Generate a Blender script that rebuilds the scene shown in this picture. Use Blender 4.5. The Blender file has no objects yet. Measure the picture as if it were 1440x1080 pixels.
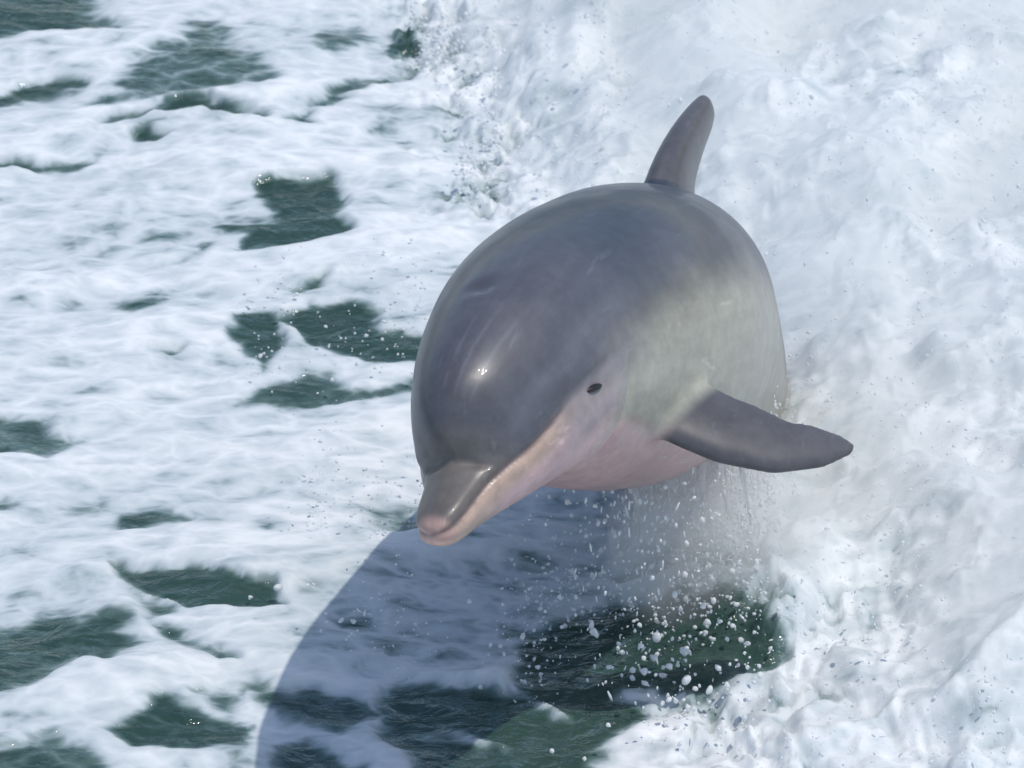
import bpy, bmesh, math, random
import numpy as np
from mathutils import Vector

# ------------------------------------------------------------------ camera, sky, sun, exposure
scene = bpy.context.scene
PITCH = math.radians(25.0)
DIST = 6.0
FOCAL = 6900.0                     # focal length in photo pixels (photo is 1440 wide)
TZ = 0.38                          # height above the water of the point looked at
CP, SP = math.cos(PITCH), math.sin(PITCH)
cam_data = bpy.data.cameras.new('camera')
cam_data.sensor_width = 36.0
cam_data.lens = 36.0 * FOCAL / 1440.0
cam_data.clip_end = 20000.0
cam_data.clip_start = 0.1
cam = bpy.data.objects.new('camera', cam_data)
scene.collection.objects.link(cam)
cam.location = (0.0, -DIST * CP, TZ + DIST * SP)
cam.rotation_euler = (math.radians(90.0) - PITCH, 0.0, 0.0)
scene.camera = cam
cam_data.dof.use_dof = True
cam_data.dof.focus_distance = 5.72
cam_data.dof.aperture_fstop = 18.0

SUN = Vector((0.185, -0.075, 0.51)).normalized()      # direction towards the sun
SUN_EL = math.asin(SUN.z)
SUN_AZ = math.atan2(SUN.x, SUN.y)
world = bpy.data.worlds.new('World')
scene.world = world
world.use_nodes = True
wn = world.node_tree
wn.nodes.clear()
sky = wn.nodes.new('ShaderNodeTexSky')
sky.sky_type = 'NISHITA'
sky.sun_disc = False
sky.sun_elevation = SUN_EL
sky.sun_rotation = SUN_AZ
bg = wn.nodes.new('ShaderNodeBackground')
bg.inputs['Strength'].default_value = 0.15
wo = wn.nodes.new('ShaderNodeOutputWorld')
wn.links.new(sky.outputs[0], bg.inputs[0])
wn.links.new(bg.outputs[0], wo.inputs[0])
sun_data = bpy.data.lights.new('sun', 'SUN')
sun_data.energy = 2.3
sun_data.angle = math.radians(0.6)
sun_data.color = (1.0, 0.95, 0.88)
sun = bpy.data.objects.new('sun', sun_data)
scene.collection.objects.link(sun)
sun.rotation_euler = SUN.to_track_quat('Z', 'Y').to_euler()
sun.location = (2, -3, 6)
scene.view_settings.view_transform = 'Standard'
scene.view_settings.look = 'None'
scene.view_settings.gamma = 1.0
scene.view_settings.exposure = 0.03
scene.view_settings.use_curve_mapping = False
scene.render.engine = 'CYCLES'
scene.cycles.use_denoising = True
scene.cycles.max_bounces = 6
scene.cycles.diffuse_bounces = 4
scene.cycles.glossy_bounces = 2
scene.cycles.transmission_bounces = 4
scene.cycles.volume_bounces = 4
scene.cycles.caustics_reflective = False
scene.cycles.caustics_refractive = False

rng = np.random.default_rng(7)
COL = scene.collection.objects

# ------------------------------------------------------------------ helpers
def at(px, py, w):
    """point seen at photo pixel px,py lying w metres beyond the looked-at point (along the view)"""
    d = (DIST + w)
    u = (px - 720.0) / FOCAL * d
    v = (540.0 - py) / FOCAL * d
    return np.array([u, w * CP + v * SP, TZ + v * CP - w * SP])

def on_water(px, py, z=0.0):
    """point of the sea plane seen at photo pixel px,py"""
    a = (px - 720.0) / FOCAL
    b = (540.0 - py) / FOCAL
    d = np.array([a, CP + b * SP, b * CP - SP])
    o = np.array([0.0, -DIST * CP, TZ + DIST * SP])
    t = (z - o[2]) / d[2]
    return (o + d * t)[:2]

def _hash(ix, iy, iz, seed):
    h = (ix.astype(np.int64) * 374761393 + iy.astype(np.int64) * 668265263 +
         iz.astype(np.int64) * 2147483647 + seed * 974634777) & 0xFFFFFFFF
    h = ((h ^ (h >> 13)) * 1274126177) & 0xFFFFFFFF
    h = ((h ^ (h >> 16)) * 2246822519) & 0xFFFFFFFF
    return (h ^ (h >> 15)) & 0xFFFFFFFF

_ang = np.linspace(0, 2 * np.pi, 256, endpoint=False)
def noise2(x, y, seed=0):
    x = np.asarray(x, float); y = np.asarray(y, float)
    ix, iy = np.floor(x), np.floor(y)
    fx, fy = x - ix, y - iy
    ux = fx * fx * fx * (fx * (fx * 6 - 15) + 10)
    uy = fy * fy * fy * (fy * (fy * 6 - 15) + 10)
    def g(dx, dy):
        a = _ang[_hash(ix + dx, iy + dy, ix * 0, seed) & 255]
        return np.cos(a) * (fx - dx) + np.sin(a) * (fy - dy)
    n0 = g(0, 0) * (1 - ux) + g(1, 0) * ux
    n1 = g(0, 1) * (1 - ux) + g(1, 1) * ux
    return (n0 * (1 - uy) + n1 * uy) * 1.5

def fbm(x, y, seed=0, octv=4, gain=0.5, billow=False):
    s = 0.0; a = 1.0; t = 0.0; f = 1.0
    for k in range(octv):
        n = noise2(x * f + 17.3 * k, y * f - 9.1 * k, seed + k)
        if billow: n = np.sqrt(n * n + 0.03) * 2 - 0.7
        s = s + a * n; t += a; a *= gain; f *= 2.03
    return s / t

def sstep(a, b, x):
    t = np.clip((x - a) / (b - a), 0, 1)
    return t * t * (3 - 2 * t)

def mesh_obj(name, verts, faces, mat, parent=None, smooth=True):
    me = bpy.data.meshes.new(name)
    verts = np.asarray(verts, dtype=np.float32)
    faces = np.asarray(faces, dtype=np.int32)
    n = faces.shape[1]
    me.vertices.add(len(verts)); me.vertices.foreach_set('co', verts.ravel())
    me.loops.add(faces.size); me.loops.foreach_set('vertex_index', faces.ravel())
    me.polygons.add(len(faces))
    me.polygons.foreach_set('loop_start', np.arange(0, faces.size, n, dtype=np.int32))
    if smooth: me.polygons.foreach_set('use_smooth', np.ones(len(faces), dtype=bool))
    me.update(calc_edges=True); me.validate()
    if mat: me.materials.append(mat)
    ob = bpy.data.objects.new(name, me)
    COL.link(ob)
    if parent: ob.parent = parent
    return ob

def add_attr(ob, name, vals):
    vals = np.asarray(vals, dtype=np.float32)
    if vals.ndim == 1:
        a = ob.data.attributes.new(name, 'FLOAT', 'POINT'); a.data.foreach_set('value', vals)
    else:
        a = ob.data.attributes.new(name, 'FLOAT_COLOR', 'POINT')
        c = np.ones((len(vals), 4), np.float32); c[:, :3] = vals
        a.data.foreach_set('color', c.ravel())

def tag(o, label=None, cat=None, group=None, kind=None):
    if label: o['label'] = label
    if cat: o['category'] = cat
    if group: o['group'] = group
    if kind: o['kind'] = kind
    return o

class NT:
    """small node-tree builder"""
    def __init__(self, name):
        self.mat = bpy.data.materials.new(name); self.mat.use_nodes = True
        self.t = self.mat.node_tree; self.t.nodes.clear()
        self.out = self.t.nodes.new('ShaderNodeOutputMaterial')
    def n(self, typ, ins=None, **props):
        nd = self.t.nodes.new(typ)
        for k, v in props.items(): setattr(nd, k, v)
        if ins:
            for k, v in ins.items():
                if hasattr(v, 'is_linked') or hasattr(v, 'links'): self.t.links.new(v, nd.inputs[k])
                else: nd.inputs[k].default_value = v
        return nd
    def math(self, op, a, b=0.0, c=None):
        ins = {0: a, 1: b}
        if c is not None: ins[2] = c
        return self.n('ShaderNodeMath', ins, operation=op).outputs[0]
    def mix(self, f, a, b):
        nd = self.n('ShaderNodeMix', {0: f, 6: a, 7: b}, data_type='RGBA')
        return nd.outputs[2]
    def ramp(self, f, stops):
        nd = self.n('ShaderNodeValToRGB', {0: f})
        el = nd.color_ramp.elements
        while len(el) < len(stops): el.new(0.5)
        for e, (p, c) in zip(el, stops):
            e.position = p; e.color = (c[0], c[1], c[2], 1.0) if not isinstance(c, float) else (c, c, c, 1)
        return nd.outputs[0]
    def mrange(self, v, a, b, c=0.0, d=1.0, smooth=True):
        nd = self.n('ShaderNodeMapRange', {0: v, 1: a, 2: b, 3: c, 4: d})
        nd.interpolation_type = 'SMOOTHSTEP' if smooth else 'LINEAR'
        return nd.outputs[0]
    def surf(self, s): self.t.links.new(s, self.out.inputs[0])

# ------------------------------------------------------------------ materials
def mat_skin():
    b = NT('dolphin_skin')
    col = b.n('ShaderNodeAttribute', attribute_name='skin').outputs['Color']
    co = b.n('ShaderNodeAttribute', attribute_name='rest').outputs['Vector']
    n1 = b.n('ShaderNodeTexNoise', {'Vector': co, 'Scale': 9.0, 'Detail': 5.0, 'Roughness': 0.55}).outputs[0]
    st = b.n('ShaderNodeMapping', {'Vector': co, 'Scale': (3.0, 30.0, 30.0)}).outputs[0]
    n2 = b.n('ShaderNodeTexNoise', {'Vector': st, 'Scale': 2.0, 'Detail': 4.0, 'Roughness': 0.6}).outputs[0]
    f = b.math('MULTIPLY', b.mrange(n1, 0.3, 0.7, 0.90, 1.1), b.mrange(n2, 0.3, 0.7, 0.95, 1.05))
    n3 = b.n('ShaderNodeTexNoise', {'Vector': co, 'Scale': 48.0, 'Detail': 4.0, 'Roughness': 0.65}).outputs[0]
    f = b.math('MULTIPLY', f, b.mrange(n3, 0.3, 0.7, 0.90, 1.10))
    scm = b.n('ShaderNodeMapping', {'Vector': co, 'Rotation': (0.3, 0.5, 0.4), 'Scale': (4.0, 60.0, 26.0)}).outputs[0]
    scr = b.n('ShaderNodeTexNoise', {'Vector': scm, 'Scale': 1.6, 'Detail': 2.0}).outputs[0]
    f = b.math('MULTIPLY', f, b.mrange(scr, 0.66, 0.74, 1.0, 1.28))
    col2 = b.n('ShaderNodeVectorMath', {0: col, 3: f}, operation='SCALE').outputs[0]
    fine = b.n('ShaderNodeTexNoise', {'Vector': co, 'Scale': 160.0, 'Detail': 3.0}).outputs[0]
    bmp = b.n('ShaderNodeBump', {'Strength': 0.12, 'Distance': 0.002, 'Height': b.math('ADD', b.math('MULTIPLY', fine, 0.35), b.math('MULTIPLY', n1, 0.8))}).outputs[0]
    wf = b.n('ShaderNodeTexNoise', {'Vector': b.n('ShaderNodeMapping', {'Vector': co, 'Scale': (9.0, 34.0, 34.0)}).outputs[0], 'Scale': 1.4, 'Detail': 3.0}).outputs[0]
    cb = b.n('ShaderNodeBump', {'Strength': 0.35, 'Distance': 0.004, 'Height': wf}).outputs[0]
    rough = b.mrange(n1, 0.3, 0.7, 0.33, 0.5)
    p = b.n('ShaderNodeBsdfPrincipled', {'Base Color': col2, 'Roughness': rough, 'Normal': bmp,
            'Specular IOR Level': 0.35, 'Coat Weight': 0.22, 'Coat Roughness': 0.07, 'Coat IOR': 1.33, 'Coat Normal': cb})
    b.surf(p.outputs[0])
    return b.mat

def mat_plain(name, col, rough=0.3, **kw):
    b = NT(name)
    co = b.n('ShaderNodeTexCoord').outputs['Object']
    n = b.n('ShaderNodeTexNoise', {'Vector': co, 'Scale': 60.0, 'Detail': 3.0}).outputs[0]
    c = b.n('ShaderNodeVectorMath', {0: col, 3: b.mrange(n, 0.3, 0.7, 0.85, 1.15)}, operation='SCALE').outputs[0]
    ins = {'Base Color': c, 'Roughness': rough}; ins.update(kw)
    b.surf(b.n('ShaderNodeBsdfPrincipled', ins).outputs[0])
    return b.mat

def mat_sea():
    b = NT('sea_water_and_foam')
    pos = b.n('ShaderNodeNewGeometry').outputs['Position']
    dens = b.n('ShaderNodeAttribute', attribute_name='foam').outputs['Fac']
    wild = b.n('ShaderNodeAttribute', attribute_name='wild').outputs['Fac']
    # lace: foam bubbles gathered in strings
    warp = b.n('ShaderNodeTexNoise', {'Vector': pos, 'Scale': 7.0, 'Detail': 4.0}).outputs[1]
    wp = b.n('ShaderNodeVectorMath', {0: warp, 1: (0.07, 0.08, 0.05), 2: pos}, operation='MULTIPLY_ADD').outputs[0]
    flat = b.n('ShaderNodeMapping', {'Vector': wp, 'Scale': (0.75, 1.15, 0.0)}).outputs[0]
    vor = b.n('ShaderNodeTexVoronoi', {'Vector': flat, 'Scale': 16.0, 'Randomness': 1.0}, feature='DISTANCE_TO_EDGE').outputs[0]
    vor2 = b.n('ShaderNodeTexVoronoi', {'Vector': flat, 'Scale': 45.0}, feature='DISTANCE_TO_EDGE').outputs[0]
    lace = b.math('SUBTRACT', 0.16, b.math('ADD', vor, b.math('MULTIPLY', vor2, 0.4)))
    n1 = b.n('ShaderNodeTexNoise', {'Vector': flat, 'Scale': 14.0, 'Detail': 6.0, 'Roughness': 0.62}).outputs[0]
    n2 = b.n('ShaderNodeTexNoise', {'Vector': flat, 'Scale': 60.0, 'Detail': 5.0, 'Roughness': 0.6}).outputs[0]
    jit = b.math('ADD', b.math('MULTIPLY', b.math('SUBTRACT', n1, 0.5), 0.45), b.math('MULTIPLY', b.math('SUBTRACT', n2, 0.5), 0.20))
    jit = b.math('ADD', jit, b.math('MULTIPLY', lace, 0.95))
    d = b.math('ADD', dens, jit)
    foam = b.mrange(d, 0.30, 0.72)
    haze = b.mrange(d, 0.02, 0.5)                        # bubbles just below the surface
    # water body
    big = b.n('ShaderNodeTexNoise', {'Vector': pos, 'Scale': 3.0, 'Detail': 2.0}).outputs[0]
    wc = b.mix(big, (0.020, 0.050, 0.042, 1), (0.042, 0.086, 0.070, 1))
    wc = b.mix(haze, wc, (0.12, 0.19, 0.18, 1))
    rip = b.n('ShaderNodeTexNoise', {'Vector': b.n('ShaderNodeMapping', {'Vector': pos, 'Scale': (1.0, 1.5, 1.0)}).outputs[0], 'Scale': 22.0, 'Detail': 4.0, 'Roughness': 0.5, 'Distortion': 0.6}).outputs[0]
    wb = b.n('ShaderNodeBump', {'Strength': 0.55, 'Distance': 0.02, 'Height': rip}).outputs[0]
    water = b.n('ShaderNodeBsdfPrincipled', {'Base Color': wc, 'Roughness': 0.09, 'IOR': 1.33, 'Normal': wb}).outputs[0]
    # foam
    fb1 = b.n('ShaderNodeTexNoise', {'Vector': pos, 'Scale': 26.0, 'Detail': 6.0, 'Roughness': 0.5}).outputs[0]
    fbp = b.n('ShaderNodeBump', {'Strength': b.mrange(wild, 0.0, 1.0, 0.09, 0.5), 'Distance': 0.008, 'Height': fb1}).outputs[0]
    fc = b.mix(b.mrange(d, 0.45, 1.35), (0.44, 0.51, 0.53, 1), (0.83, 0.85, 0.845, 1))
    foamb = b.n('ShaderNodeBsdfPrincipled', {'Base Color': fc, 'Roughness': 0.55, 'Normal': fbp, 'Specular IOR Level': 0.3}).outputs[0]
    b.surf(b.n('ShaderNodeMixShader', {0: foam, 1: water, 2: foamb}).outputs[0])
    return b.mat

def mat_drops():
    b = NT('spray_white_water')
    pos = b.n('ShaderNodeNewGeometry').outputs['Position']
    n = b.n('ShaderNodeTexNoise', {'Vector': pos, 'Scale': 25.0}).outputs[0]
    c = b.mix(n, (0.88, 0.90, 0.91, 1), (0.95, 0.95, 0.95, 1))
    p = b.n('ShaderNodeBsdfPrincipled', {'Base Color': c, 'Roughness': 0.2, 'IOR': 1.33}).outputs[0]
    tr = b.n('ShaderNodeBsdfTranslucent', {'Color': (0.9, 0.92, 0.92, 1)}).outputs[0]
    b.surf(b.n('ShaderNodeMixShader', {0: 0.45, 1: p, 2: tr}).outputs[0])
    return b.mat

def mat_mist(dens=5.5):
    b = NT('spray_mist')
    v = b.n('ShaderNodeVolumePrincipled', {'Color': (0.98, 0.985, 0.968, 1), 'Density': dens, 'Anisotropy': 0.2}).outputs[0]
    b.t.links.new(v, b.out.inputs['Volume'])
    return b.mat

M_skin = mat_skin()
M_sea = mat_sea()
M_drop = mat_drops()
M_eye = mat_plain('dolphin_eye', (0.008, 0.008, 0.009), 0.45)


# ------------------------------------------------------------------ sea, one sheet to the horizon
def axis(lo, hi, step, far, grow=1.16):
    c = list(np.arange(lo, hi + 1e-6, step))
    a, d = hi, step
    up = []
    while a < far: d *= grow; a += d; up.append(a)
    a, d = lo, step
    dn = []
    while a > -far: d *= grow; a -= d; dn.append(a)
    return np.array(dn[::-1] + c + up)
gx = axis(-1.02, 1.12, 0.0042, 6000.0)
gy = axis(-0.50, 2.75, 0.0062, 6000.0)
X, Y = np.meshgrid(gx, gy, indexing='xy')
nx_, ny_ = len(gx), len(gy)
x, y = X.ravel(), Y.ravel()

# patches of open water between the foam, traced on the sea plane: (depth of clearing, softness in m, outline in photo pixels)
PATCH = [
 (1.0, .030, [(0,-30),(120,-30),(125,20),(165,45),(60,50),(0,55),(-60,60),(-60,-30)]),
 (.62, .020, [(170,120),(190,100),(250,70),(270,35),(310,40),(330,85),(385,105),(385,130),(330,145),(280,150),(130,155),(175,140)]),
 (.95, .012, [(-20,145),(35,125),(110,127),(112,136),(40,139),(-20,150)]),
 (.80, .012, [(140,187),(160,168),(220,157),(290,159),(370,175),(365,183),(290,170),(220,168),(165,180)]),
 (.85, .012, [(190,195),(210,188),(234,197),(222,211),(203,209)]),
 (.90, .014, [(-20,231),(50,236),(120,230),(60,244),(-20,245)]),
 (1.0, .012, [(360,268),(470,258),(477,290),(467,310),(497,325),(420,350),(345,360),(350,335),(310,325),(390,318),(370,295)]),
 (.60, .012, [(258,370),(290,346),(286,360)]),
 (.80, .012, [(403,181),(428,164),(432,182)]),
 (.75, .016, [(440,156),(470,138),(550,105),(562,120),(470,156)]),
 (.45, .020, [(525,190),(560,165),(650,150),(660,165),(600,180)]),
 (.75, .012, [(405,413),(457,396),(442,409)]),
 (.45, .020, [(165,428),(270,405),(240,430),(180,438)]),
 (.92, .010, [(327,475),(345,450),(385,444),(392,480),(375,517),(345,500)]),
 (.95, .010, [(395,455),(430,431),(480,434),(517,449),(525,472),(590,474),(590,505),(520,508),(480,490),(440,480)]),
 (.80, .014, [(330,567),(390,530),(470,524),(490,545),(590,532),(590,546),(470,566),(400,568)]),
 (.70, .012, [(220,491),(268,486),(250,496)]),
 (.70, .014, [(-20,594),(65,594),(72,620),(117,625),(70,646),(-20,650)]),
 (.60, .012, [(-20,704),(27,702),(27,716),(-20,724)]),
 (.80, .012, [(170,719),(215,717),(252,735),(200,749),(174,746)]),
 (.50, .016, [(512,725),(530,712),(590,715),(592,748),(530,756)]),
 (.35, .016, [(360,730),(400,740),(420,752),(380,748)]),
 (1.0, .010, [(168,802),(280,807),(310,821),(387,829),(394,866),(320,872),(265,866),(205,841)]),
 (.65, .014, [(183,844),(215,849),(252,875),(208,886)]),
 (.70, .012, [(213,889),(250,899),(335,951),(300,952)]),
 (.85, .020, [(-30,897),(60,874),(170,879),(182,915),(150,941),(100,931),(50,972),(-30,995)]),
 (.95, .012, [(163,1031),(190,1020),(230,999),(280,1004),(342,1020),(332,1061),(270,1072),(178,1056)]),
 (.80, .012, [(283,989),(337,989),(320,1004)]),
 (.85, .014, [(345,984),(500,988),(548,1010),(490,1032),(400,1012)]),
 (.75, .020, [(-30,1060),(80,1050),(150,1082),(150,1150),(-30,1150)]),
 (.85, .014, [(388,1060),(430,1049),(505,1082),(480,1150),(380,1150)]),
 (1.0, .018, [(543,1000),(553,963),(640,972),(722,978),(735,935),(750,880),(870,846),(960,848),(1020,868),(1055,900),(1105,920),(1085,952),(965,992),(880,970),(917,1010),(850,1052),(830,1080),(840,1150),(600,1150),(580,1066),(548,1036)]),
 (1.0, .010, [(862,802),(900,793),(1000,768),(1032,800),(1030,838),(980,826),(868,817)]),
 (.20, .030, [(400,850),(500,805),(620,790),(760,800),(850,830),(840,890),(740,935),(720,965),(600,958),(480,960),(400,930)]),
 (.10, .030, [(690,715),(760,670),(850,650),(900,720),(960,770),(860,800),(760,800),(690,770)]),
 (.40, .012, [(440,880),(520,870),(530,890),(470,893)]),
 (.40, .012, [(600,885),(680,880),(670,900),(610,900)]),
 (.40, .012, [(530,915),(600,912),(590,930),(540,930)]),
 (.75, .012, [(886,82),(915,58),(932,100),(900,112),(858,132),(870,110)]),
 (.45, .014, [(720,162),(800,148),(820,165),(740,182)]),
 (.80, .012, [(566,44),(592,46),(590,75),(548,72)]),
 (.55, .016, [(440,60),(500,40),(530,60),(470,80)]),
 (.50, .014, [(640,285),(665,270),(672,305),(650,310)]),
 (.40, .016, [(740,250),(790,235),(830,255),(770,272)]),
 (-.55, .012, [(648,960),(700,956),(748,968),(690,974)]),
 (-.70, .008, [(748,974),(775,985),(815,1016),(790,1012)]),
 (-.50, .014, [(872,826),(930,818),(1020,838),(1000,852),(890,850)]),
 (-.55, .012, [(585,1030),(640,1036),(725,1050),(700,1062),(640,1046),(590,1040)]),
 (-.60, .014, [(870,975),(905,968),(960,1010),(940,1040),(900,1060),(880,1048),(925,1010)]),
 (-.40, .008, [(690,918),(720,905),(716,914)]),
]
def sdf(poly, x, y):
    """signed distance to an outline, negative inside"""
    p = np.array(poly); q = np.roll(p, -1, 0)
    d = np.full(x.shape, 1e9); ins = np.zeros(x.shape, bool)
    for (ax, ay), (bx, by) in zip(p, q):
        ex, ey = bx - ax, by - ay
        t = np.clip(((x - ax) * ex + (y - ay) * ey) / (ex * ex + ey * ey + 1e-12), 0, 1)
        d = np.minimum(d, np.hypot(x - ax - t * ex, y - ay - t * ey))
        c = ((ay > y) != (by > y)) & (x < (bx - ax) * (y - ay) / (by - ay + 1e-12) + ax)
        ins ^= c
    return np.where(ins, -d, d)

wx = x + 0.026 * fbm(x * 8, y * 6, 21, 4, .55)
wy = y + 0.042 * fbm(x * 7, y * 7, 31, 4, .5)
streak = fbm(x * 2.0 - y * 0.4, y * 6.5 - x * 1.2, 41, 5, .48)
# far from the wake the foam thins out into open sea
wake = 1 - sstep(1.4, 4.5, np.hypot(x - 0.5, (y - 1.0) * 0.8))
foam = 0.88 + 0.42 * streak
clear = np.zeros_like(foam)
for dep, soft, poly in PATCH:
    pw = np.array([on_water(*p) for p in poly])
    lo, hi = pw.min(0) - 0.12, pw.max(0) + 0.12
    m = (wx > lo[0]) & (wx < hi[0]) & (wy > lo[1]) & (wy < hi[1])
    if not m.any(): continue
    dd = sdf(pw, wx[m], wy[m])
    k = sstep(soft * 1.7, -soft * 1.3, dd) * dep
    if dep > 0: clear[m] = np.maximum(clear[m], k)
    else: clear[m] = clear[m] * (1 + k * 1.25)
# white water: the broken wave the animal bursts from
WILD = [on_water(*p) for p in [(560,-200),(575,60),(600,130),(650,185),(668,300),(760,330),(880,560),(960,660),(985,760),(1035,850),(1090,900),(1120,950),(1060,1000),(960,1000),(985,1060),(940,1140),(1900,1180),(2100,-200)]]
dw = sdf(WILD, x + 0.05 * fbm(x * 6, y * 5, 51, 3), y + 0.10 * fbm(x * 6, y * 5, 61, 3))
dw0 = dw
dw = dw + 0.085 * fbm(x * 17, y * 11, 55, 5, .62)
wild = sstep(0.03, -0.045, dw)
wild_in = sstep(0.0, -0.45, dw0)
foam = foam * (1 - wild) + wild * (0.98 + 0.20 * fbm(x * 7, y * 5, 71, 4))
band = np.exp(-((dw0 + 0.05) / 0.10) ** 2)
rag = fbm(x * 15, y * 9, 75, 5, .6)
foam = foam - band * 1.5 * np.maximum(0, rag - 0.06)
clear = clear * (1 - 0.8 * wild)
foam = foam * (1 - clear * 0.97) - clear * 0.05
foam = foam * wake + (1 - wake) * (0.05 + 0.25 * fbm(x * 0.4, y * 0.4, 81, 4))
wild = wild * wake

# heights
near = 1 - sstep(2.5, 8.0, np.hypot(x, y - 1))
h = 0.025 * fbm(x * 1.1 + 3, y * 1.1, 91, 2) * near + 0.10 * fbm(x * 0.12, y * 0.12, 92, 3) * (1 - near)
rip = fbm(x * 7 + 0.5 * y, y * 12, 93, 3)
h += 0.009 * rip * near
thick = sstep(0.35, 0.95, foam)
h += near * (1 - wild) * thick * (0.008 + 0.020 * fbm(x * 3.2, y * 5 - x * 1.5, 94, 4, .42) + 0.014 * streak)
mound = 0.015 + 0.16 * wild_in
puff = fbm(x * 4.5, y * 3.4, 95, 5, .48, True)
puff2 = fbm(x * 14, y * 11, 96, 3, .5, True)
h += wild * (mound * (0.75 + 0.5 * fbm(x * 2.1, y * 1.7, 97, 3)) + (0.025 + 0.045 * wild_in) * puff + 0.010 * puff2)
bmp_ = on_water(1075, 850)
h += 0.10 * np.exp(-(((x - bmp_[0]) / 0.13) ** 2 + ((y - bmp_[1]) / 0.20) ** 2)) * (0.8 + 0.6 * puff)
h += wake * band * (0.030 * fbm(x * 11, y * 8, 76, 4, .55, True) - 0.05 * np.maximum(0, rag))
dx = wild * (0.020 * fbm(x * 10, y * 8, 98, 2))
dy = wild * (0.026 * fbm(x * 10, y * 8, 99, 2))
SEA_H = h.reshape(ny_, nx_)
idx = np.arange(nx_ * ny_).reshape(ny_, nx_)
Fq = np.stack([idx[:-1, :-1], idx[:-1, 1:], idx[1:, 1:], idx[1:, :-1]], -1).reshape(-1, 4)
seaV = np.stack([x + dx, y + dy, h], 1)
sea = mesh_obj('sea_water', seaV, Fq, M_sea)
add_attr(sea, 'foam', foam); add_attr(sea, 'wild', wild)
tag(sea, kind='structure')
def sea_height(px, py):
    i = np.clip(np.searchsorted(gx, px), 0, nx_ - 1); j = np.clip(np.searchsorted(gy, py), 0, ny_ - 1)
    return SEA_H[j, i]


# ------------------------------------------------------------------ dolphin
# body profile along the straight animal: s from snout, top, bottom, half width
PROF = np.array([
 (0.000,  0.005, -0.007, 0.007),
 (0.004,  0.011, -0.013, 0.014),
 (0.012,  0.018, -0.022, 0.023),
 (0.030,  0.024, -0.030, 0.031),
 (0.060,  0.029, -0.037, 0.037),
 (0.080,  0.034, -0.043, 0.042),
 (0.091,  0.038, -0.046, 0.045),
 (0.097,  0.060, -0.048, 0.048),
 (0.106,  0.080, -0.051, 0.053),
 (0.124,  0.100, -0.057, 0.063),
 (0.155,  0.118, -0.068, 0.077),
 (0.200,  0.130, -0.084, 0.092),
 (0.260,  0.137, -0.103, 0.110),
 (0.320,  0.144, -0.121, 0.122),
 (0.400,  0.154, -0.145, 0.137),
 (0.500,  0.166, -0.168, 0.154),
 (0.620,  0.178, -0.186, 0.168),
 (0.760,  0.184, -0.195, 0.175),
 (0.900,  0.182, -0.193, 0.173),
 (1.050,  0.168, -0.176, 0.157),
 (1.250,  0.138, -0.143, 0.125),
 (1.500,  0.108, -0.104, 0.086),
 (1.750,  0.074, -0.070, 0.048),
 (1.900,  0.054, -0.050, 0.030),
 (2.020,  0.034, -0.030, 0.022),
 (2.080,  0.010, -0.010, 0.010)])

def pchip(x, xp, fp):
    h = np.diff(xp); dl = np.diff(fp) / h
    m = np.zeros_like(fp)
    for i in range(1, len(xp) - 1):
        if dl[i-1] * dl[i] > 0:
            w1 = 2*h[i] + h[i-1]; w2 = h[i] + 2*h[i-1]
            m[i] = (w1 + w2) / (w1 / dl[i-1] + w2 / dl[i])
    m[0] = dl[0]; m[-1] = dl[-1]
    i = np.clip(np.searchsorted(xp, x) - 1, 0, len(h) - 1)
    t = (x - xp[i]) / h[i]
    return ((1+2*t)*(1-t)**2*fp[i] + t*(1-t)**2*h[i]*m[i] + t*t*(3-2*t)*fp[i+1] + t*t*(t-1)*h[i]*m[i+1])

def prof(s):
    s = np.clip(s, 0, 2.08)
    return pchip(s, PROF[:, 0], PROF[:, 1]), pchip(s, PROF[:, 0], PROF[:, 2]), pchip(s, PROF[:, 0], PROF[:, 3])

def tube_mesh(rings):
    """closed tube from equal-length rings"""
    R = np.array(rings); n, k, _ = R.shape
    V = R.reshape(-1, 3)
    F = []
    for i in range(n - 1):
        for j in range(k):
            a = i * k + j; b2 = i * k + (j + 1) % k
            F.append((a, b2, b2 + k, a + k))
    V = np.vstack([V, R[0].mean(0), R[-1].mean(0)])
    c0, c1 = n * k, n * k + 1
    for j in range(k):
        F.append((c0, (j + 1) % k, j)); F.append((c1, (n-1)*k + j, (n-1)*k + (j + 1) % k))
    return V, F

def body_rings():
    ss = np.concatenate([np.linspace(0, 0.02, 10)[:-1], np.linspace(0.02, 0.085, 24)[:-1], np.linspace(0.085, 0.16, 40)[:-1], np.linspace(0.16, 2.08, 190)])
    t, b_, w = prof(ss)
    th = np.linspace(0, 2 * np.pi, 96, endpoint=False)
    rings = []
    for s, tt, bb, ww in zip(ss, t, b_, w):
        c, si = np.cos(th), np.sin(th)
        e = 0.94
        x = ww * np.sign(c) * np.abs(c) ** e
        sh = np.clip(s - 0.038 * np.abs(c) ** 1.6 * (1 - sstep(0.14, 0.30, s)) * sstep(0.05, 0.09, s), 0, 2.08)
        t2 = prof(sh)[0]
        z = np.where(si > 0, t2, -bb) * np.sign(si) * np.abs(si) ** e
        rings.append(np.stack([np.full_like(x, s), x, z], 1))
    return rings

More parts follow.
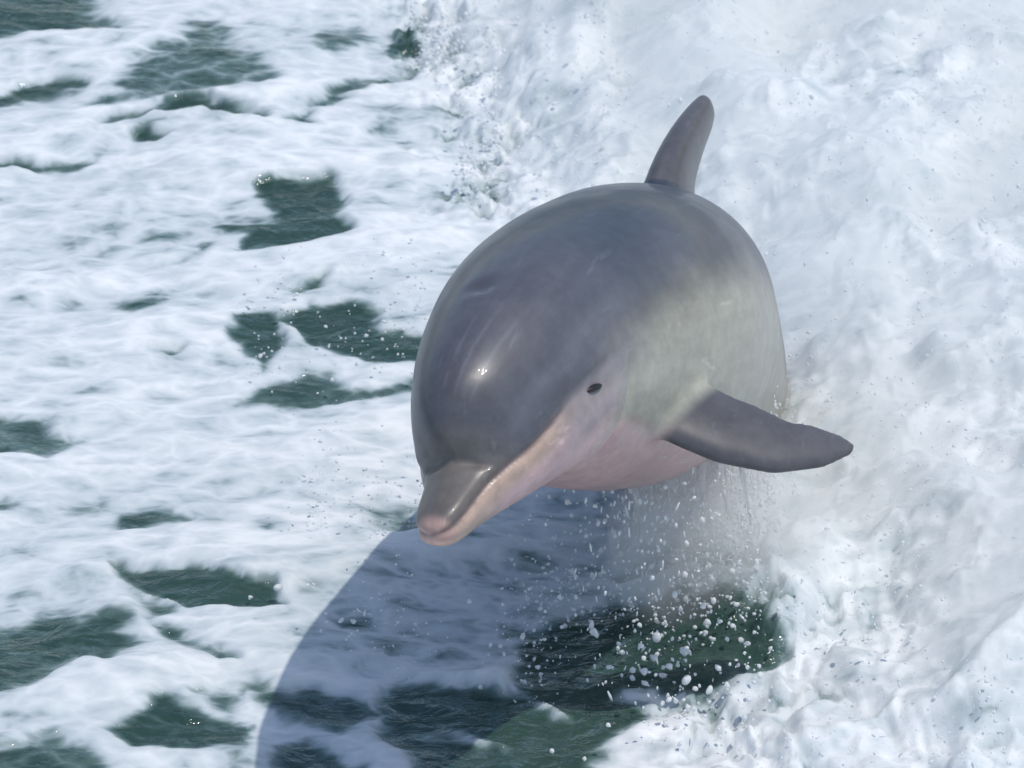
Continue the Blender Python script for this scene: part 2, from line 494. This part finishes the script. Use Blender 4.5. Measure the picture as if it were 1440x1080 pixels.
def blade(root, span, chord, length, outline, thick, nseg=26, k=28, bend=(0, 0, 0)):
    """fin: outline(t) -> (lead offset, chord length) along the span, lens section"""
    span = np.array(span, float); span /= np.linalg.norm(span)
    chord = np.array(chord, float); chord -= span * chord.dot(span); chord /= np.linalg.norm(chord)
    nor = np.cross(span, chord); bend = np.array(bend, float)
    rings = []
    for i in range(nseg):
        t = i / (nseg - 1)
        t = 1 - (1 - t) ** 1.5
        lead, c = outline(t)
        a = np.linspace(0, 2 * np.pi, k, endpoint=False)
        xx = 0.5 - 0.5 * np.cos(a)
        th_ = max(thick * (c / outline(0)[1]) ** 0.8, 0.0115)
        yy = np.sign(np.sin(a)) * (2.6 * np.sqrt(xx) * (1 - xx) ** 0.9) * th_ * 0.5
        p = np.array(root) + span * (t * length) + bend * t * t
        rings.append(p + np.outer(lead + xx * c, chord) + np.outer(yy, nor))
    return rings

def fin_outline(t):
    lead = 0.215 * t ** 1.35
    c = 0.235 * (1 - t) ** 0.75 * (1 - 0.22 * math.sin(math.pi * t)) + 0.012
    c = np.interp(t, [0, .15, .35, .6, .8, .92, 1.0], [.245, .195, .152, .122, .098, .075, .03])
    return lead, c
def flip_outline(t):
    lead = np.interp(t, [0, .2, .45, .7, .9, 1.0], [.0, -.006, -.004, .018, .060, .096])
    c = np.interp(t, [0, .2, .4, .6, .8, .92, 1.0], [.132, .130, .121, .104, .080, .056, .020])
    return lead, c
def fluke_outline(t):
    lead = 0.13 * t ** 1.2
    c = np.interp(t, [0, .2, .5, .8, 1.0], [.15, .14, .10, .055, .01])
    return lead, c

FLIP_ROOT = (0.432, 0.080, -0.082)
FLIP_SPAN = (0.36, 0.86, -0.46)
FLIP_CHORD = (0.70, 0.0, 0.60)
def mirror(r): return [np.array(x) * np.array([1, -1, 1]) for x in r]
parts = [body_rings()]
parts.append(blade((0.925, 0, 0.140), (0.0, 0, 1), (1, 0.09, 0), 0.198, fin_outline, 0.060))
fl = blade(FLIP_ROOT, FLIP_SPAN, FLIP_CHORD, 0.288, flip_outline, 0.030, bend=(0, 0, 0.0))
fr = blade((0.455, -0.120, -0.085), (0.90, -0.42, -0.30), (0.3, 0.35, 0.6), 0.275, flip_outline, 0.030)
parts += [fl, fr]
fk = blade((1.94, 0.0, 0.0), (0.12, 1, 0), (1, 0, 0), 0.27, fluke_outline, 0.028)
parts += [fk, mirror(fk)]
bm = bmesh.new()
for r in parts:
    V, F = tube_mesh(r)
    vs = [bm.verts.new(v) for v in V]
    for f in F:
        try: bm.faces.new([vs[i] for i in f])
        except ValueError: pass
bmesh.ops.recalc_face_normals(bm, faces=bm.faces)
tmp_me = bpy.data.meshes.new('tmp'); bm.to_mesh(tmp_me); bm.free()
tmp = bpy.data.objects.new('tmp', tmp_me); COL.link(tmp)
md = tmp.modifiers.new('r', 'REMESH'); md.mode = 'VOXEL'; md.voxel_size = 0.0031
dg = bpy.context.evaluated_depsgraph_get()
ev = tmp.evaluated_get(dg).to_mesh()
nv = len(ev.vertices)
V = np.empty(nv * 3, np.float32); ev.vertices.foreach_get('co', V); V = V.reshape(-1, 3).astype(float)
F = np.array([p.vertices[:] for p in ev.polygons], dtype=np.int32)
tmp.evaluated_get(dg).to_mesh_clear()
bpy.data.objects.remove(tmp, do_unlink=True); bpy.data.meshes.remove(tmp_me)

# relax: a little everywhere (voxel steps), a lot where fins grow out of the body
E = np.vstack([F[:, [0, 1]], F[:, [1, 2]], F[:, [2, 3]], F[:, [3, 0]]])
deg = np.zeros(nv); np.add.at(deg, E[:, 0], 1); np.add.at(deg, E[:, 1], 1)
def lap(X):
    A = np.zeros_like(X)
    for c in range(X.shape[1]):
        A[:, c] = np.bincount(E[:, 0], X[E[:, 1], c], nv) + np.bincount(E[:, 1], X[E[:, 0], c], nv)
    return A / deg[:, None]
def bodyr(X):
    t, b_, w = prof(X[:, 0])
    h = np.where(X[:, 2] > 0, t, -b_)
    return np.sqrt((X[:, 1] / w) ** 2 + (X[:, 2] / h) ** 2), t, b_, w
rr, t_, b_, w_ = bodyr(V)
d_out = (rr - 1) * np.minimum(t_, w_)
near_fin = np.zeros(nv)
for c, rad in (((1.05, 0, 0.20), 0.17), ((0.50, 0.145, -0.09), 0.11), ((0.50, -0.145, -0.09), 0.11)):
    near_fin = np.maximum(near_fin, 1 - sstep(rad * 0.75, rad, np.linalg.norm(V - np.array(c), axis=1)))
joint = near_fin * np.exp(-((d_out - 0.004) / 0.022) ** 2)
for it in range(46):
    w = joint * 0.7 if it >= 11 else np.maximum(joint * 0.7, 0.5)
    V = V + (lap(V) - V) * w[:, None]

# surface modelling on the straight animal
s, y, z = V[:, 0].copy(), V[:, 1].copy(), V[:, 2].copy()
def vnormals(V):
    fn = np.cross(V[F[:, 2]] - V[F[:, 0]], V[F[:, 3]] - V[F[:, 1]])
    N = np.zeros_like(V)
    for k in range(4):
        for c in range(3): N[:, c] += np.bincount(F[:, k], fn[:, c], nv)
    return N / (np.linalg.norm(N, axis=1)[:, None] + 1e-12)
N = vnormals(V)
rr, t_, b_, w_ = bodyr(V)
MOUTH_S = [0.0, 0.03, 0.08, 0.12, 0.155, 0.185, 0.21]
MOUTH_Z = [0.001, 0.004, 0.008, 0.010, 0.010, 0.012, 0.016]
mz = np.interp(s, MOUTH_S, MOUTH_Z)
md_ = z - mz
mouth_on = 1 - sstep(0.195, 0.212, s)
groove = np.exp(-(md_ / 0.0030) ** 2) * mouth_on * sstep(-0.001, 0.01, s + 0.004)
lip = (np.exp(-((md_ + 0.011) / 0.007) ** 2) + 0.5 * np.exp(-((md_ - 0.010) / 0.007) ** 2)) * mouth_on
V += N * (-0.0045 * groove + 0.0022 * lip)[:, None]
for it in range(3):
    w = (lip + groove > 0.05) * (s < 0.24) * 0.5
    V = V + (lap(V) - V) * w[:, None]
# throat crease behind the jaw, eye socket and brow, blowhole
EYE_S, EYE_Z = 0.262, 0.004
for sgn in (1, -1):
    m = (y * sgn > 0)
    r2 = ((s - EYE_S) / 0.022) ** 2 + ((z - EYE_Z) / 0.013) ** 2
    V += N * (m * (-0.004 * np.exp(-r2)))[:, None]
    r2 = ((s - EYE_S) / 0.04) ** 2 + ((z - EYE_Z - 0.026) / 0.014) ** 2
    V += N * (m * (0.0035 * np.exp(-r2)))[:, None]
tc = 0.335 + 0.35 * (z + 0.03)
V += N * (-0.006 * np.exp(-((s - tc) / 0.010) ** 2) * sstep(0.03, -0.01, z) * (rr < 1.06))[:, None]
cr = 0.0925 + 0.35 * np.maximum(0, np.abs(y) - 0.010)
V += N * (-0.0045 * np.exp(-((s - cr) / 0.0045) ** 2) * sstep(0.012, 0.034, z))[:, None]
bh = ((s - 0.285) / 0.011) ** 2 + (y / 0.016) ** 2
V += N * (-0.005 * np.exp(-bh) * (z > 0))[:, None]

# pigment (albedo), by place on the animal
def lerp(a, b, t): return a + (b - a) * np.asarray(t)[:, None]
cape = np.array([0.032, 0.041, 0.064]); mid = np.array([0.094, 0.097, 0.114])
flank = np.array([0.365, 0.355, 0.295]); belly = np.array([0.53, 0.345, 0.335])
beak_top = np.array([0.155, 0.140, 0.128]); lipc = np.array([0.50, 0.36, 0.29]); jaw = np.array([0.55, 0.375, 0.37])
tipc = np.array([0.60, 0.38, 0.33]); finc = np.array([0.086, 0.084, 0.093])
nz = fbm(s * 6, np.arctan2(z, y) * 1.4, 3, 4)
hh = np.where(z > 0, z / t_, z / -b_)
q = hh + 0.16 * nz
edge_c = np.interp(s, [0, .12, .3, .45, .6, .8, 1.1, 1.5, 2.1], [.3, .10, .25, .42, .50, .48, .35, .2, .1])
C = lerp(np.tile(flank, (nv, 1)), np.tile(mid, (nv, 1)), sstep(-0.28, 0.22, q - edge_c + 0.10))
C = lerp(C, np.tile(cape, (nv, 1)), sstep(-0.05, 0.35, q - edge_c - 0.12) * sstep(0.10, 0.60, s))
headw = 1 - sstep(0.26, 0.44, s)
C = lerp(C, np.tile(mid, (nv, 1)), headw * sstep(-0.12, 0.1, q))
# pale streaks from the melon to the eye
strk = np.exp(-((hh - 0.42 - 0.3 * (s - 0.2)) / 0.09) ** 2) * sstep(0.12, 0.17, s) * (1 - sstep(0.30, 0.40, s))
C = lerp(C, np.tile(mid * 1.55, (nv, 1)), 0.55 * strk)
for a0, wd, am in ((0.30, .018, .5), (0.12, .014, .35), (0.52, .02, .4)):
    ln = np.exp(-(((y / w_) - a0 - 0.5 * (s - 0.18)) / wd) ** 2) * (z > 0) * sstep(0.125, 0.15, s) * (1 - sstep(0.2, 0.28, s))
    C = lerp(C, np.tile(mid * 1.9, (nv, 1)), am * ln)
eyep = np.exp(-(((s - 0.33) / 0.05) ** 2 + ((z - 0.01) / 0.035) ** 2))
C = lerp(C, np.tile(np.array([0.24, 0.235, 0.24]), (nv, 1)), 0.6 * eyep)
C = lerp(C, np.tile(np.array([0.045, 0.044, 0.050]), (nv, 1)), 0.85 * np.exp(-(((s - EYE_S) / 0.021) ** 2 + ((z - EYE_Z + 0.3 * (s - EYE_S)) / 0.0085) ** 2) ** 2))
C = lerp(C, np.tile(belly, (nv, 1)), sstep(-0.50, -0.72, q + 0.06 * nz))
bk = 1 - sstep(0.085, 0.12, s - 0.4 * np.maximum(0, np.abs(y) - 0.01))
C = lerp(C, np.tile(beak_top, (nv, 1)), bk)
low = sstep(0.002, -0.004, md_) * (1 - sstep(0.21, 0.30, s))
C = lerp(C, np.tile(lipc, (nv, 1)), low)
C = lerp(C, np.tile(jaw, (nv, 1)), sstep(-0.016, -0.034, md_) * (1 - sstep(0.24, 0.33, s)) * sstep(0.05, 0.12, s))
cheek = np.array([0.285, 0.252, 0.268])
C = lerp(C, np.tile(cheek, (nv, 1)), sstep(0.155, 0.235, s) * (1 - sstep(0.27, 0.36, s)) * sstep(0.012, -0.004, md_) * (1 - sstep(-0.045, -0.075, md_)) * 0.85)
C = lerp(C, np.tile(tipc, (nv, 1)), (1 - sstep(0.004, 0.020, s)) * 0.9)
C = lerp(C, np.tile(np.array([0.13, 0.10, 0.10]), (nv, 1)), groove * 0.9)
fin_m = sstep(1.03, 1.16, rr) * near_fin
fin_m = np.maximum(fin_m, (np.linalg.norm(V - np.array((0.6, 0.30, -0.15)), axis=1) < 0.22) * sstep(0.012, 0.03, (rr - 1) * w_))
fin_m = np.maximum(fin_m, (np.abs(y) > w_ * 1.2) * (s > 0.4))
fin_m = np.maximum(fin_m, ((z > t_ * 1.08) & (s > 0.8)) * 1.0)
C = lerp(C, np.tile(finc, (nv, 1)), fin_m)
C = np.clip(C, 0.01, 0.9)
rest = V.copy()

# pose: spine stations  s, px, py, depth, and the dorsal direction (right, up, away)
POSE = [
 (0.00,  607, 755, -0.52, (-0.42, 0.78, -0.50)),
 (0.10,  651, 684, -0.45, (-0.40, 0.80, -0.50)),
 (0.30,  731, 546, -0.29, (-0.30, 0.85, -0.45)),
 (0.47,  784, 498, -0.13, (-0.15, 0.92, -0.30)),
 (0.70,  862, 470,  0.09, (-0.03, 1.00,  0.00)),
 (1.00,  918, 462,  0.38, ( 0.04, 1.00,  0.10)),
 (1.30,  985, 520,  0.67, ( 0.08, 0.95,  0.25)),
 (1.60, 1030, 620,  0.95, ( 0.12, 0.90,  0.40)),
 (2.10, 1020, 800,  1.40, ( 0.18, 0.85,  0.50))]
U_ = np.array([1.0, 0, 0]); V_ = np.array([0, SP, CP]); W_ = np.array([0, CP, -SP])
ps = np.array([p[0] for p in POSE])
pc = np.array([at(p[1], p[2], p[3]) for p in POSE])
pd = np.array([U_ * p[4][0] + V_ * p[4][1] + W_ * p[4][2] for p in POSE])
def natural(xp, fp):
    n = len(xp); h = np.diff(xp); A = np.zeros((n, n)); r = np.zeros((n, fp.shape[1])); A[0, 0] = A[-1, -1] = 1
    for i in range(1, n - 1):
        A[i, i-1] = h[i-1]; A[i, i] = 2 * (h[i-1] + h[i]); A[i, i+1] = h[i]
        r[i] = 6 * ((fp[i+1] - fp[i]) / h[i] - (fp[i] - fp[i-1]) / h[i-1])
    m = np.linalg.solve(A, r)
    def f(x):
        i = np.clip(np.searchsorted(xp, x) - 1, 0, n - 2)
        a = (xp[i+1] - x)[:, None]; c = (x - xp[i])[:, None]; hi = h[i][:, None]
        return (m[i]*a**3 + m[i+1]*c**3) / (6*hi) + (fp[i]/hi - m[i]*hi/6)*a + (fp[i+1]/hi - m[i+1]*hi/6)*c
    return f
fc_, fd_ = natural(ps, pc), natural(ps, pd)
def bend(R):
    s_ = R[:, 0]
    c = fc_(s_); tg = fc_(s_ + 0.004) - fc_(s_ - 0.004); tg /= np.linalg.norm(tg, axis=1)[:, None]
    d = fd_(s_); d -= tg * (d * tg).sum(1)[:, None]; d /= np.linalg.norm(d, axis=1)[:, None]
    lt = np.cross(tg, d)                      # animal's left is screen right
    lt *= np.sign((lt @ U_).mean())
    return c + lt * R[:, 1:2] + d * R[:, 2:3]
P = bend(rest)
base = bend(np.array([[0.9, 0.0, -0.2]]))[0]
dolphin = bpy.data.objects.new('dolphin', None); COL.link(dolphin)
dolphin.location = base
tag(dolphin, 'grey dolphin leaping out of the white water with its pink-tipped beak lowered', 'dolphin')
body = mesh_obj('body', P - base, F, M_skin, dolphin)
add_attr(body, 'skin', C); 
ra = body.data.attributes.new('rest', 'FLOAT_VECTOR', 'POINT'); ra.data.foreach_set('vector', rest.astype(np.float32).ravel())
bm = bmesh.new(); bm.from_mesh(body.data); bmesh.ops.recalc_face_normals(bm, faces=bm.faces); bm.to_mesh(body.data); bm.free()

# eyes: dark ball in a lidded slit on each side
def eye(sgn):
    t, b2, w = prof(np.array([EYE_S])); yy = w[0] * 0.985
    th = np.linspace(0, 2*np.pi, 20, endpoint=False)
    def skin(a, b4): # half width of the head at each point, so the eye lies in the skin
        tt_, bb_, w4 = prof(a); return w4 * np.sqrt(np.clip(1 - (b4 / np.where(b4 > 0, tt_, -bb_)) ** 2, 0, 1))
    rings = []
    for ph in np.linspace(-np.pi/2 + 0.05, np.pi/2 - 0.05, 11):
        es = EYE_S + 0.0135*np.cos(ph)*np.cos(th); ez = EYE_Z + 0.0044*np.cos(ph)*np.sin(th) - 0.30*0.0135*np.cos(ph)*np.cos(th)
        rings.append(np.stack([es, sgn*(skin(es, ez) - 0.0035 + 0.0055*np.sin(ph)), ez], 1))
    V2, F2 = tube_mesh(rings)
    F2 = [f if len(f) == 4 else (f[0], f[1], f[2], f[2]) for f in F2]
    me = bpy.data.meshes.new('eye'); me.from_pydata([tuple(v) for v in bend(V2) - base], [], [f if f[2] != f[3] else f[:3] for f in F2]); me.materials.append(M_eye)
    for p in me.polygons: p.use_smooth = True
    o = bpy.data.objects.new('eye', me); COL.link(o); o.parent = dolphin
eye(1); eye(-1)

# ------------------------------------------------------------------ spray, droplets, falling water
def ico(sub):
    bm_ = bmesh.new(); bmesh.ops.create_icosphere(bm_, subdivisions=sub, radius=1.0)
    v = np.array([p.co[:] for p in bm_.verts]); f = np.array([[q.index for q in p.verts] for p in bm_.faces]); bm_.free()
    return v, f
ICO1, ICO2 = ico(1), ico(2)
def drop_cloud(name, pos, rad, stretch, direc, label, mat, prim=ICO1):
    """many drops joined in one mesh; each is drawn out along its direction of flight"""
    v, f = prim; n = len(pos)
    d = direc / (np.linalg.norm(direc, axis=1)[:, None] + 1e-9)
    stretch = np.where(rad > 0.0018, np.minimum(stretch, 1.5), np.minimum(stretch, 6.0))
    al = v @ d.T                                    # verts x n
    Vv = v[None] * rad[:, None, None] + (al.T[:, :, None] * d[:, None, :]) * (rad * (stretch - 1))[:, None, None]
    lump = 1 + 0.14 * rng.standard_normal((n, len(v), 1))
    Vv = pos[:, None, :] + Vv * lump
    Ff = f[None] + (np.arange(n) * len(v))[:, None, None]
    o = mesh_obj(name, Vv.reshape(-1, 3), Ff.reshape(-1, 3), mat)
    return tag(o, label, 'spray', kind='stuff')

def pick_region(n, poly):
    pw = np.array([on_water(*p) for p in poly]); lo, hi = pw.min(0), pw.max(0)
    out = np.empty((0, 2))
    while len(out) < n:
        c = rng.uniform(lo, hi, (n * 3, 2)); c = c[sdf(pw, c[:, 0], c[:, 1]) < 0]
        out = np.vstack([out, c])
    return out[:n]
def cloud(n, poly, hmean, r0, rsig, smean=1.5):
    xy = pick_region(n * 2, poly)
    cl = fbm(xy[:, 0] * 9, xy[:, 1] * 6, 401, 3)
    xy = xy[np.argsort(-(cl + rng.uniform(0, .5, len(xy))))[:n]]
    z = sea_height(xy[:, 0], xy[:, 1]) + rng.exponential(hmean, n) - 0.002
    r = np.clip(r0 * np.exp(rsig * rng.standard_normal(n)), 0.0005, 0.0042)
    dr = np.stack([rng.normal(-0.15, .6, n), rng.normal(-0.2, .6, n), rng.normal(0.6, .6, n)], 1)
    return np.column_stack([xy, z]), r, 1 + rng.exponential(smean - 1, n), dr
parts_ = [
  cloud(9000, [(700,-60),(690,300),(960,640),(1020,800),(1100,900),(1010,1080),(1000,1200),(1650,1200),(1700,-60)], 0.07, 0.0008, .5, 1.8),
  cloud(600, [(560,-40),(580,120),(660,230),(700,330),(830,300),(900,200),(1000,-40)], 0.03, 0.0011, .6, 1.8),
  cloud(260, [(960,760),(900,850),(860,960),(900,1060),(1040,1080),(1130,960),(1060,860)], 0.03, 0.0017, .6, 1.6),
  cloud(700, [(690,800),(760,770),(900,790),(1030,830),(1080,930),(900,930),(760,880)], 0.05, 0.0012, .55, 1.5),
  cloud(700, [(640,330),(650,190),(600,120),(570,40),(620,20),(700,150),(720,300)], 0.03, 0.0012, .65, 1.7),
  cloud(240, [(430,900),(620,850),(800,900),(780,1000),(560,980)], 0.05, 0.0013, .4, 1.2),
  cloud(160, [(330,420),(640,340),(640,560),(360,590)], 0.02, 0.0015, .4, 1.2),
  cloud(160, [(420,670),(620,670),(620,780),(430,780)], 0.05, 0.0013, .4, 1.2)]
pp = [np.concatenate([p[k] for p in parts_]) for k in range(4)]
drop_cloud('spray', pp[0], pp[1], pp[2], pp[3], 'fine white spray thrown up over the broken wave around the dolphin', M_drop)

# the larger drops flying clear of the wave, each on its own
DROPS = [(899,879,6,.06),(924,896,10,.05),(962,916,9,.05),(836,890,8,.08),(832,878,6,.085),(905,944,8,.04),(941,937,9,.05),(965,956,8,.04),(1022,965,8,.03),
 (997,971,7,.03),(856,1020,6,.05),(776,1056,5,.04),(822,1067,5,.04),(787,840,7,.10),(810,840,5,.10),(767,860,4,.10),(995,875,7,.06),(790,882,4,.08),(735,896,5,.07),
 (857,938,5,.05),(757,938,5,.04),(922,949,4,.05),(391,826,7,.03),(352,840,5,.02),(480,872,5,.03),(460,875,4,.03),(690,907,5,.05),(515,472,5,.03),(467,534,5,.02),
 (540,452,4,.03),(617,355,4,.05),(744,828,4,.10),(767,806,4,.12),(660,846,5,.09),(1050,905,6,.05),(1083,912,5,.04),(1030,880,5,.06),(870,905,4,.06),(950,985,6,.03),(1060,960,5,.04)]
dm = []
for k in range(5):
    v, f = ICO2
    q = v * (1 + 0.22 * np.sin(v @ rng.normal(0, 2.6, 3) + k)[:, None]) * np.array([1, 1, 0.85 + 0.12 * k])
    me = bpy.data.meshes.new('water_droplet'); me.from_pydata([tuple(a) for a in q], [], [tuple(map(int, a)) for a in f])
    for p in me.polygons: p.use_smooth = True
    me.materials.append(M_drop); dm.append(me)
for k, (dx_, dy_, r, hh_) in enumerate(DROPS):
    q = on_water(dx_, dy_, hh_)
    o = bpy.data.objects.new('water_droplet', dm[k % 5]); COL.link(o)
    o.location = (q[0], q[1], hh_); o.scale = (r / 1700., r / 1700. * rng.uniform(.7, 1.1), r / 1700. * rng.uniform(.8, 1.4)); o.rotation_euler = tuple(rng.uniform(0, 6, 3))
    left = dx_ < 640
    tag(o, 'glistening water droplet flying over the foam beside the dolphin' if left else 'white water droplet flying above the dark green water under the dolphin', 'droplet',
        'droplets over the left foam' if left else 'droplets above the dark water')

def liquid(name, paths, blobs, voxel, mat, label):
    """tapering wobbling strands and blobs fused into one body of water"""
    bm_ = bmesh.new()
    for pts, r0, r1 in paths:
        pts = np.array(pts); n = len(pts); ring = []
        for i in range(n):
            tg = pts[min(i+1, n-1)] - pts[max(i-1, 0)]; tg = tg / (np.linalg.norm(tg) + 1e-9)
            a = np.cross(tg, [0.3, 1, 0.2]); a /= np.linalg.norm(a) + 1e-9; b3 = np.cross(tg, a)
            r = (r0 + (r1 - r0) * i / (n - 1)) * (0.7 + 0.6 * rng.random())
            if i in (0, n - 1): r *= 0.5
            ring.append([bm_.verts.new(pts[i] + r * (a * math.cos(q) + b3 * math.sin(q))) for q in np.linspace(0, 2*np.pi, 7)[:-1]])
        for i in range(n - 1):
            for j in range(6): bm_.faces.new((ring[i][j], ring[i][(j+1) % 6], ring[i+1][(j+1) % 6], ring[i+1][j]))
        bm_.faces.new(ring[0][::-1]); bm_.faces.new(ring[-1])
    v, f = ICO1
    for c, r in blobs:
        vs = [bm_.verts.new(np.array(c) + q * r) for q in v]
        for a in f: bm_.faces.new([vs[i] for i in a])
    bmesh.ops.recalc_face_normals(bm_, faces=bm_.faces)
    me = bpy.data.meshes.new('tmp'); bm_.to_mesh(me); bm_.free()
    ob = bpy.data.objects.new('tmp', me); COL.link(ob)
    m1 = ob.modifiers.new('r', 'REMESH'); m1.mode = 'VOXEL'; m1.voxel_size = voxel
    m2 = ob.modifiers.new('s', 'SMOOTH'); m2.factor = 0.6; m2.iterations = 3
    g = bpy.context.evaluated_depsgraph_get()
    new = bpy.data.meshes.new_from_object(ob.evaluated_get(g))
    bpy.data.objects.remove(ob, do_unlink=True)
    new.materials.clear(); new.materials.append(mat)
    for p in new.polygons: p.use_smooth = True
    o = bpy.data.objects.new(name, new); COL.link(o); new.name = name
    return tag(o, label, 'splash', kind='stuff')

def mat_stream():
    b = NT('streaming_water')
    pos = b.n('ShaderNodeNewGeometry').outputs['Position']
    n = b.n('ShaderNodeTexNoise', {'Vector': b.n('ShaderNodeMapping', {'Vector': pos, 'Scale': (1., 1., .35)}).outputs[0], 'Scale': 45.0, 'Detail': 4.0}).outputs[0]
    white = b.n('ShaderNodeBsdfPrincipled', {'Base Color': (0.80, 0.83, 0.84, 1), 'Roughness': 0.25}).outputs[0]
    clear_ = b.n('ShaderNodeBsdfPrincipled', {'Base Color': (0.9, 0.95, 0.95, 1), 'Roughness': 0.05, 'IOR': 1.2, 'Transmission Weight': 1.0}).outputs[0]
    b.surf(b.n('ShaderNodeMixShader', {0: b.mrange(n, 0.38, 0.62, 0.25, 0.85), 1: clear_, 2: white}).outputs[0])
    return b.mat
M_stream = mat_stream()
paths, blobs, fall = [], [], []
def belly_point(s0, a):
    tt, bb, ww = prof(np.array([s0]))
    p = bend(np.array([[s0, ww[0] * math.sin(a) * 0.97, bb[0] * math.cos(a) * 0.97]]))[0]
    return p, float(sea_height(p[:1], p[1:2])[0])
def wob(ph, u): return np.array([math.sin(3.1 * u + ph), math.sin(2.3 * u + 2 * ph), 0.0])
for k in range(26):
    top, zb = belly_point(rng.uniform(0.80, 1.32), rng.uniform(-0.1, 1.1))
    ph = rng.uniform(0, 6); am = rng.uniform(.002, .008); frac = rng.uniform(0.3, 1.0); dr = np.array([rng.normal(.0, .012), rng.normal(-.02, .015), 0])
    pts = [top + am * (wob(ph, u) - wob(ph, 0)) + dr * u + np.array([0, 0, (zb - .01 - top[2]) * u * frac]) for u in np.linspace(0, 1, 12)]
    paths.append((pts, rng.uniform(.003, .007), rng.uniform(.0012, .003)))
liquid('falling_water', paths, blobs, 0.0024, M_stream, 'streaks of water pouring off the pink belly of the dolphin behind its flipper')
for k in range(2400):
    s0 = rng.uniform(0.80, 1.36) if k > 500 else rng.uniform(0.48, 0.85)
    top, zb = belly_point(s0, rng.uniform(-0.3, 1.2))
    u = rng.random() ** (0.8 if k > 500 else 1.2)
    fall.append([top[0] + rng.normal(.02, .014), top[1] + rng.normal(-.02, .014), top[2] + (zb - top[2]) * u])
fall = np.array(fall); nf = len(fall)
drop_cloud('falling_drops', fall, np.clip(.0011 * np.exp(.5 * rng.standard_normal(nf)), .0005, .004), 1 + rng.exponential(1.8, nf),
           np.column_stack([rng.normal(0, .22, nf), rng.normal(0, .22, nf), -np.ones(nf)]), 'curtain of drops falling from the belly of the dolphin', M_drop)

# mist hanging over the broken wave: one closed body of fine spray
mgx = np.arange(-0.30, 1.6, 0.03); mgy = np.arange(-0.7, 3.4, 0.035)
MX, MY = np.meshgrid(mgx, mgy); mx, my = MX.ravel(), MY.ravel()
md2 = sdf(WILD, mx, my)
ins = sstep(0.02, -0.30, md2)
edge = sstep(1.6, 1.45, mx) * sstep(-0.7, -0.55, my) * sstep(3.4, 3.2, my)
th = ins * edge * np.maximum(0.0, 0.072 + 0.17 * fbm(mx * 2.6, my * 1.9, 301, 4, .5))
th *= 0.75 + 0.25 * sstep(0.0, 1.3, my)
hb = sea_height(mx, my)
topz = hb + np.maximum(th, 0) - 0.006; botz = np.minimum(topz - 0.004, hb - 0.05)
n1, n2 = len(mgx), len(mgy); NN = n1 * n2
idm = np.arange(NN).reshape(n2, n1)
ft = np.stack([idm[:-1, :-1], idm[:-1, 1:], idm[1:, 1:], idm[1:, :-1]], -1).reshape(-1, 4)
fb_ = ft[:, ::-1] + NN
rim = np.concatenate([idm[0, :], idm[1:, -1], idm[-1, -2::-1], idm[-2:0:-1, 0]])
fr_ = np.stack([np.roll(rim, -1), rim, rim + NN, np.roll(rim, -1) + NN], 1)
mist = mesh_obj('spray_mist', np.vstack([np.column_stack([mx, my, topz]), np.column_stack([mx, my, botz])]), np.vstack([ft, fb_, fr_]), mat_mist())
tag(mist, 'soft white mist of spray hanging over the broken wave', 'mist', kind='stuff')

# veil of fine spray between the belly and the wave
v, f = ico(4)
c0 = on_water(1012, 850)
q = v * (1 + 0.28 * fbm(v[:, 0] * 2.2 + v[:, 2] * 1.3, v[:, 1] * 2.2 - v[:, 2], 501, 3))[:, None]
q = q * np.array([0.145, 0.11, 0.17]) + np.array([c0[0], c0[1] + 0.0, 0.075])
veil = mesh_obj('spray_veil', q, f, mat_mist(7.5))
tag(veil, 'thin veil of spray between the belly of the dolphin and the wave', 'mist', kind='stuff')
